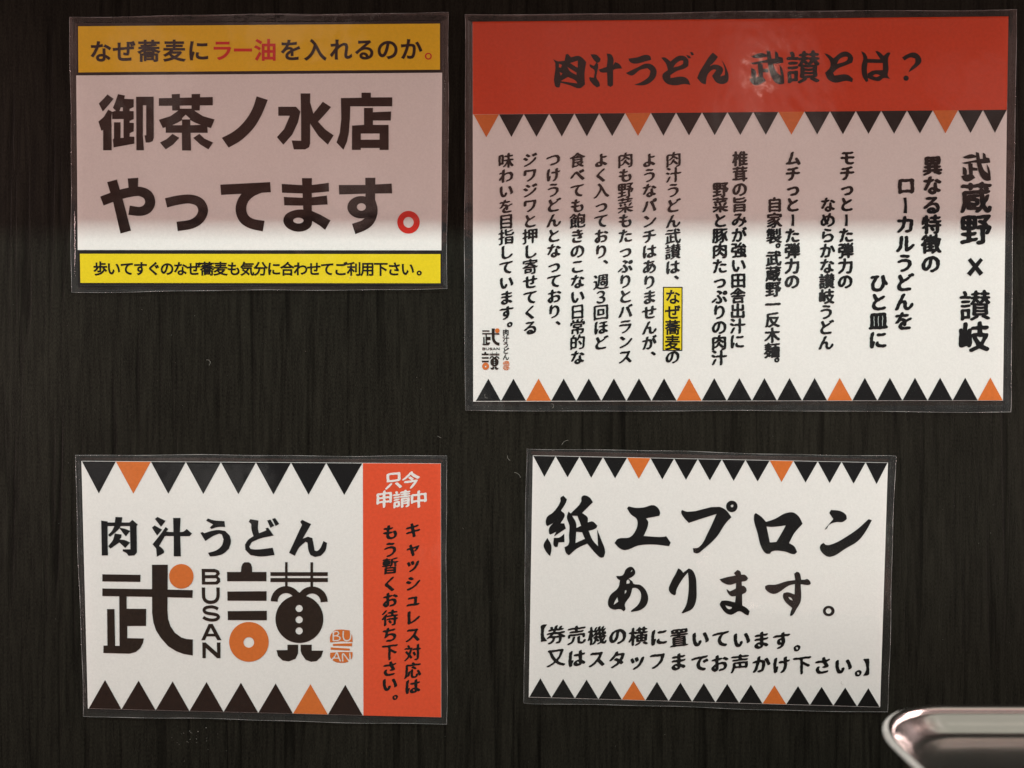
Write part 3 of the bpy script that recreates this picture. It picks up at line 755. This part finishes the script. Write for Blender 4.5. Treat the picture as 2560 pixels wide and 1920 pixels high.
# ================================================================== SIGN 4 (lower right)
z4 = win(1290, 1100, .4385)
s4 = make_sign('laminated_sign', 'tilted white laminated notice with large brush lettering between triangle rows, above the tray',
               [z4(p) for p in ((60, 47), (2166, 92), (2120, 1556), (42, 1500))],
               [z4(p) for p in ((96, 88), (2121, 129), (2076, 1524), (73, 1467))], 'paper', 4)
bt = [(x-97)/(2118-97) for x in (97, 225, 361, 495, 633, 766, 901, 1036, 1173, 1308, 1446, 1581, 1720, 1856, 1993, 2118)]
triangles(s4, z4((98, 90)), z4((2118, 130.5)), z4((98, 208)), z4((2118, 253)), 15, (4, 10), bounds=bt)
bt = [(x-75)/(2074-75) for x in (75, 201, 335, 469, 603, 737, 870, 1004, 1137, 1272, 1406, 1541, 1676, 1810, 1945, 2074)]
triangles(s4, z4((76, 1464.5)), z4((2073, 1521.5)), z4((76, 1356)), z4((2073, 1417)), 15, (4, 10), bounds=bt)
w7 = win(1340, 1220, 520/2212); w8 = win(1680, 1220, 520/2212); w9 = win(1500, 1400, 380/2212); w10 = win(1780, 1400, 380/2212)
brush(s4, w7, [[(290, 80), (328, 120), (320, 150), (265, 240), (305, 280), (300, 310), (260, 375), (300, 375), (318, 430), (190, 515), (215, 465), (150, 495), (140, 480), (140, 425), (185, 370), (120, 405), (108, 390), (115, 310), (180, 260), (260, 140), (260, 105)],
    [(300, 485), (303, 575), (240, 577), (230, 622), (210, 630), (188, 610), (190, 530), (250, 525)], [(120, 530), (160, 600), (165, 650), (150, 725), (110, 680), (80, 610)],
    [(510, 78), (570, 100), (605, 150), (490, 265), (550, 315), (550, 365), (600, 355), (652, 400), (640, 425), (560, 455), (600, 550), (660, 620), (650, 440), (690, 540), (735, 680), (720, 735), (690, 740), (650, 710), (545, 590), (440, 640), (350, 715), (320, 690), (302, 630), (345, 600), (350, 500), (355, 400), (328, 310), (345, 250), (370, 270), (480, 145), (485, 95)]],
    [[(385, 295), (440, 295), (480, 400), (430, 425), (425, 370)], [(428, 465), (490, 470), (520, 540), (420, 585)]])
brush(s4, w7, [[(985, 195), (1060, 210), (1150, 205), (1250, 182), (1300, 215), (1320, 270), (1310, 295), (1170, 322), (1193, 360), (1190, 400), (1145, 510), (1360, 518), (1385, 512), (1432, 580), (1415, 618), (1250, 600), (1090, 610), (945, 660), (890, 640), (835, 585), (870, 540), (1000, 522), (1060, 450), (1080, 370), (1068, 325), (1010, 280), (968, 215)]])
brush(s4, w7, [[(1552, 233), (1610, 252), (1950, 200), (2020, 235), (2078, 310), (2020, 370), (1920, 520), (1780, 650), (1715, 695), (1675, 685), (1668, 640), (1730, 630), (1830, 470), (1920, 275), (1730, 335), (1625, 370), (1570, 310), (1543, 255)], ring(2082, 195, 61, 61, 16)], [[(2068, 188), (2085, 175), (2100, 180), (2096, 200), (2080, 206)]])
brush(s4, w8, [[(890, 265), (950, 305), (1000, 360), (1100, 325), (1200, 270), (1290, 260), (1350, 305), (1388, 380), (1300, 480), (1245, 585), (1300, 620), (1330, 680), (1300, 703), (1200, 675), (1060, 675), (1040, 700), (1000, 695), (955, 640), (910, 480), (872, 290)]], [[(1005, 408), (1060, 413), (1210, 397), (1170, 470), (1110, 573), (1040, 578)]])
brush(s4, w8, [[(1690, 232), (1790, 245), (1850, 285), (1858, 330), (1810, 362), (1750, 362), (1670, 390), (1645, 430), (1620, 443), (1655, 400), (1715, 330), (1672, 265)], [(1610, 582), (1640, 605), (1720, 590), (1850, 520), (1980, 430), (2090, 330), (2125, 342), (2060, 460), (1980, 560), (1850, 640), (1680, 732), (1620, 710), (1572, 640), (1580, 605)]])
brush(s4, w9, [[(445, 97), (490, 120), (513, 190), (480, 235), (415, 270), (470, 310), (490, 345), (580, 360), (660, 430), (702, 560), (670, 660), (590, 725), (455, 755), (450, 738), (560, 640), (597, 530), (580, 450), (520, 405), (470, 410), (440, 520), (360, 645), (370, 715), (345, 745), (300, 715), (200, 720), (130, 680), (115, 610), (150, 510), (265, 400), (290, 295), (250, 265), (235, 232), (330, 220), (380, 130)]],
    [[(465, 140), (470, 160), (445, 178)], [(410, 280), (432, 310), (425, 340), (385, 345), (390, 300)], [(380, 435), (385, 460), (358, 493), (362, 445)], [(252, 540), (265, 605), (198, 652), (215, 600)]])
brush(s4, w9, [[(1135, 120), (1175, 140), (1210, 185), (1290, 122), (1340, 145), (1390, 240), (1404, 380), (1395, 600), (1340, 710), (1205, 775), (1188, 765), (1250, 660), (1285, 480), (1290, 300), (1278, 180), (1190, 290), (1110, 440), (1100, 500), (1080, 513), (1030, 485), (1000, 425), (1030, 330), (1115, 170)]])
brush(s4, w10, [[(370, 143), (410, 165), (425, 212), (480, 215), (525, 265), (500, 298), (432, 315), (435, 372), (470, 380), (503, 430), (490, 470), (438, 497), (440, 660), (500, 695), (548, 745), (530, 803), (500, 798), (400, 743), (280, 795), (210, 775), (140, 700), (113, 640), (140, 592), (210, 588), (335, 615), (345, 525), (280, 525), (225, 470), (210, 420), (260, 455), (345, 415), (350, 335), (260, 360), (190, 345), (140, 315), (110, 280), (230, 245), (345, 225), (318, 190)]],
    [[(192, 658), (290, 685), (285, 705), (245, 715), (215, 695)]])
brush(s4, w10, [[(1230, 170), (1270, 185), (1298, 285), (1350, 285), (1380, 275), (1420, 300), (1438, 340), (1420, 358), (1290, 350), (1290, 600), (1230, 710), (1160, 810), (1135, 812), (1135, 790), (1165, 695), (1070, 610), (1030, 530), (1040, 480), (1100, 468), (1200, 500), (1205, 350), (1120, 370), (960, 475), (890, 493), (830, 470), (775, 420), (772, 380), (810, 362), (920, 358), (1080, 310), (1210, 290), (1195, 200)]], [[(1110, 535), (1150, 550), (1175, 590), (1130, 570)]])
brush(s4, w10, [ring(1698, 741, 85, 76, 20)], [ring(1696, 741, 40, 40, 20)])
line(s4, 'text_line', zc(z4, [('【', 128, 1104, 100*Q)] + [(c, x, y, 112*Q) for c, x, y in (('券', 228, 1109), ('売', 345, 1111), ('機', 463, 1114), ('の', 580, 1117), ('横', 697, 1119), ('に', 815, 1122), ('置', 930, 1126), ('い', 1050, 1131), ('て', 1168, 1132), ('い', 1285, 1135), ('ま', 1397, 1140), ('す', 1513, 1142), ('。', 1636, 1150))]), 'ink', BRUSHB)
line(s4, 'text_line', zc(z4, [(c, x, y, 112*Q) for c, x, y in (('又', 228, 1240), ('は', 345, 1243), ('ス', 460, 1247), ('タ', 577, 1251), ('ッ', 690, 1258), ('フ', 805, 1257), ('ま', 925, 1263), ('で', 1048, 1270), ('お', 1160, 1272), ('声', 1277, 1273), ('か', 1397, 1277), ('け', 1512, 1281), ('下', 1630, 1282), ('さ', 1747, 1284), ('い', 1865, 1286), ('。', 1985, 1293))] + [('】', 2027, 1291, 100*Q)]), 'ink', BRUSHB)

# ================================================================== stainless tray and what it stands on
RIMZ = -.1478
t = thing('steel_tray', 'shallow stainless steel tray with rounded corner, blurred at bottom right', 'tray', (.32, -.17, RIMZ-.009))
x0, x1, y0, y1 = .1562, .49, -.27, -.070
def rr(inset, z, r, n=16):
    o = []
    X0, X1, Y0, Y1 = x0+inset, x1-inset, y0+inset, y1-inset
    r = max(r-inset*.75, .004)
    for cx, cy, a0 in ((X1-r, Y1-r, 0), (X0+r, Y1-r, 90), (X0+r, Y0+r, 180), (X1-r, Y0+r, 270)):
        for k in range(n+1):
            a = R(a0 + 90*k/n); o.append((cx + r*math.cos(a) - .32, cy + r*math.sin(a) + .17, z - (RIMZ-.009)))
    return o
def loft(rings, close=False, cap=True):
    vs, fs = [], []; n = len(rings[0])
    for r_ in rings: vs += r_
    m_ = len(rings)
    for j in range(m_ if close else m_-1):
        jn = (j+1) % m_
        for i in range(n):
            k = (i+1) % n; fs.append((j*n+i, j*n+k, jn*n+k, jn*n+i))
    if cap: fs.append(tuple((m_-1)*n+i for i in range(n)))
    return vs, fs
prof = [(.0026, RIMZ-.0012), (.0048, RIMZ-.0034), (.0066, RIMZ-.0050), (.0076, RIMZ-.0062), (.0100, RIMZ-.0086), (.0112, RIMZ-.0096), (.0130, RIMZ-.0101), (.0175, RIMZ-.0103), (.0300, RIMZ-.0104)]
vs, fs = loft([rr(i, z, .040) for i, z in prof])
o = link('basin', mesh(vs, fs, 'basin', True), t, 'steel')
o.modifiers.new('thickness', 'SOLIDIFY').thickness = .0007
rings = [rr(.0022 - .0022*math.cos(R(a)), RIMZ-.0022 + .0022*math.sin(R(a)), .040) for a in range(0, 360, 30)]
vs, fs = loft(rings, True, False)
link('rolled_rim', mesh(vs, fs, 'rolled_rim', True), t, 'steel')
b = thing('black_box', 'black box standing on the counter under the steel tray', 'box', (.34, -.17, -.2405))
box('box_body', (-.155, -.085, 0), (.155, .085, .0745), 'black_box', b, .002)
box('box_lid', (-.156, -.086, .0747), (.156, .086, .0812), 'black_box', b, .001)

# ================================================================== dust and lint on the wall and the films
rnd = random.Random(11)
vs, fs = [], []
def fleck(x, y, r, h):
    b = len(vs); n = rnd.choice((4, 5, 6)); a0 = rnd.uniform(0, 6.28)
    for i in range(n):
        q = r*rnd.uniform(.4, 1.3); a = a0 + 6.28*i/n
        vs.append(((x-1280)*K + q*K*math.cos(a), -h - rnd.uniform(0, .00012), (960-y)*K + q*K*math.sin(a)))
    fs.append(tuple(range(b, b+n)))
def fibre(x, y, L, h, w=.35):
    a = rnd.uniform(0, 6.28); k = rnd.uniform(-.35, .35); p = [(x, y)]
    for i in range(9):
        a += k + rnd.uniform(-.15, .15); p.append((p[-1][0] + L/9*math.cos(a), p[-1][1] + L/9*math.sin(a)))
    for q in ribbon(p, w*2, 1):
        b = len(vs); vs.extend(((x_-1280)*K, -h, (960-y_)*K) for x_, y_ in q); fs.append((b, b+1, b+2, b+3))
for _ in range(260): fleck(rnd.uniform(0, 2560), rnd.uniform(560, 1920), rnd.uniform(.25, .7), .0002)
for _ in range(30): fleck(rnd.gauss(1410, 60), rnd.gauss(1016, 12), rnd.uniform(.3, .8), .0022)
for _ in range(22): fleck(rnd.gauss(480, 30), rnd.gauss(1845, 14), rnd.uniform(.4, 1.2), .0002)
for x, y in ((1095, 1090), (1275, 1150), (1285, 1180), (1420, 1100), (1380, 1020), (520, 900), (880, 690), (1213, 985), (2100, 1700)): fibre(x, y, rnd.uniform(9, 24), .0022, .28)
o = link('dust', mesh(vs, fs, 'dust'), None, 'dust'); o['kind'] = 'stuff'

if _tob is not None:
    cu = _tob.data
    bpy.data.objects.remove(_tob); bpy.data.curves.remove(cu)
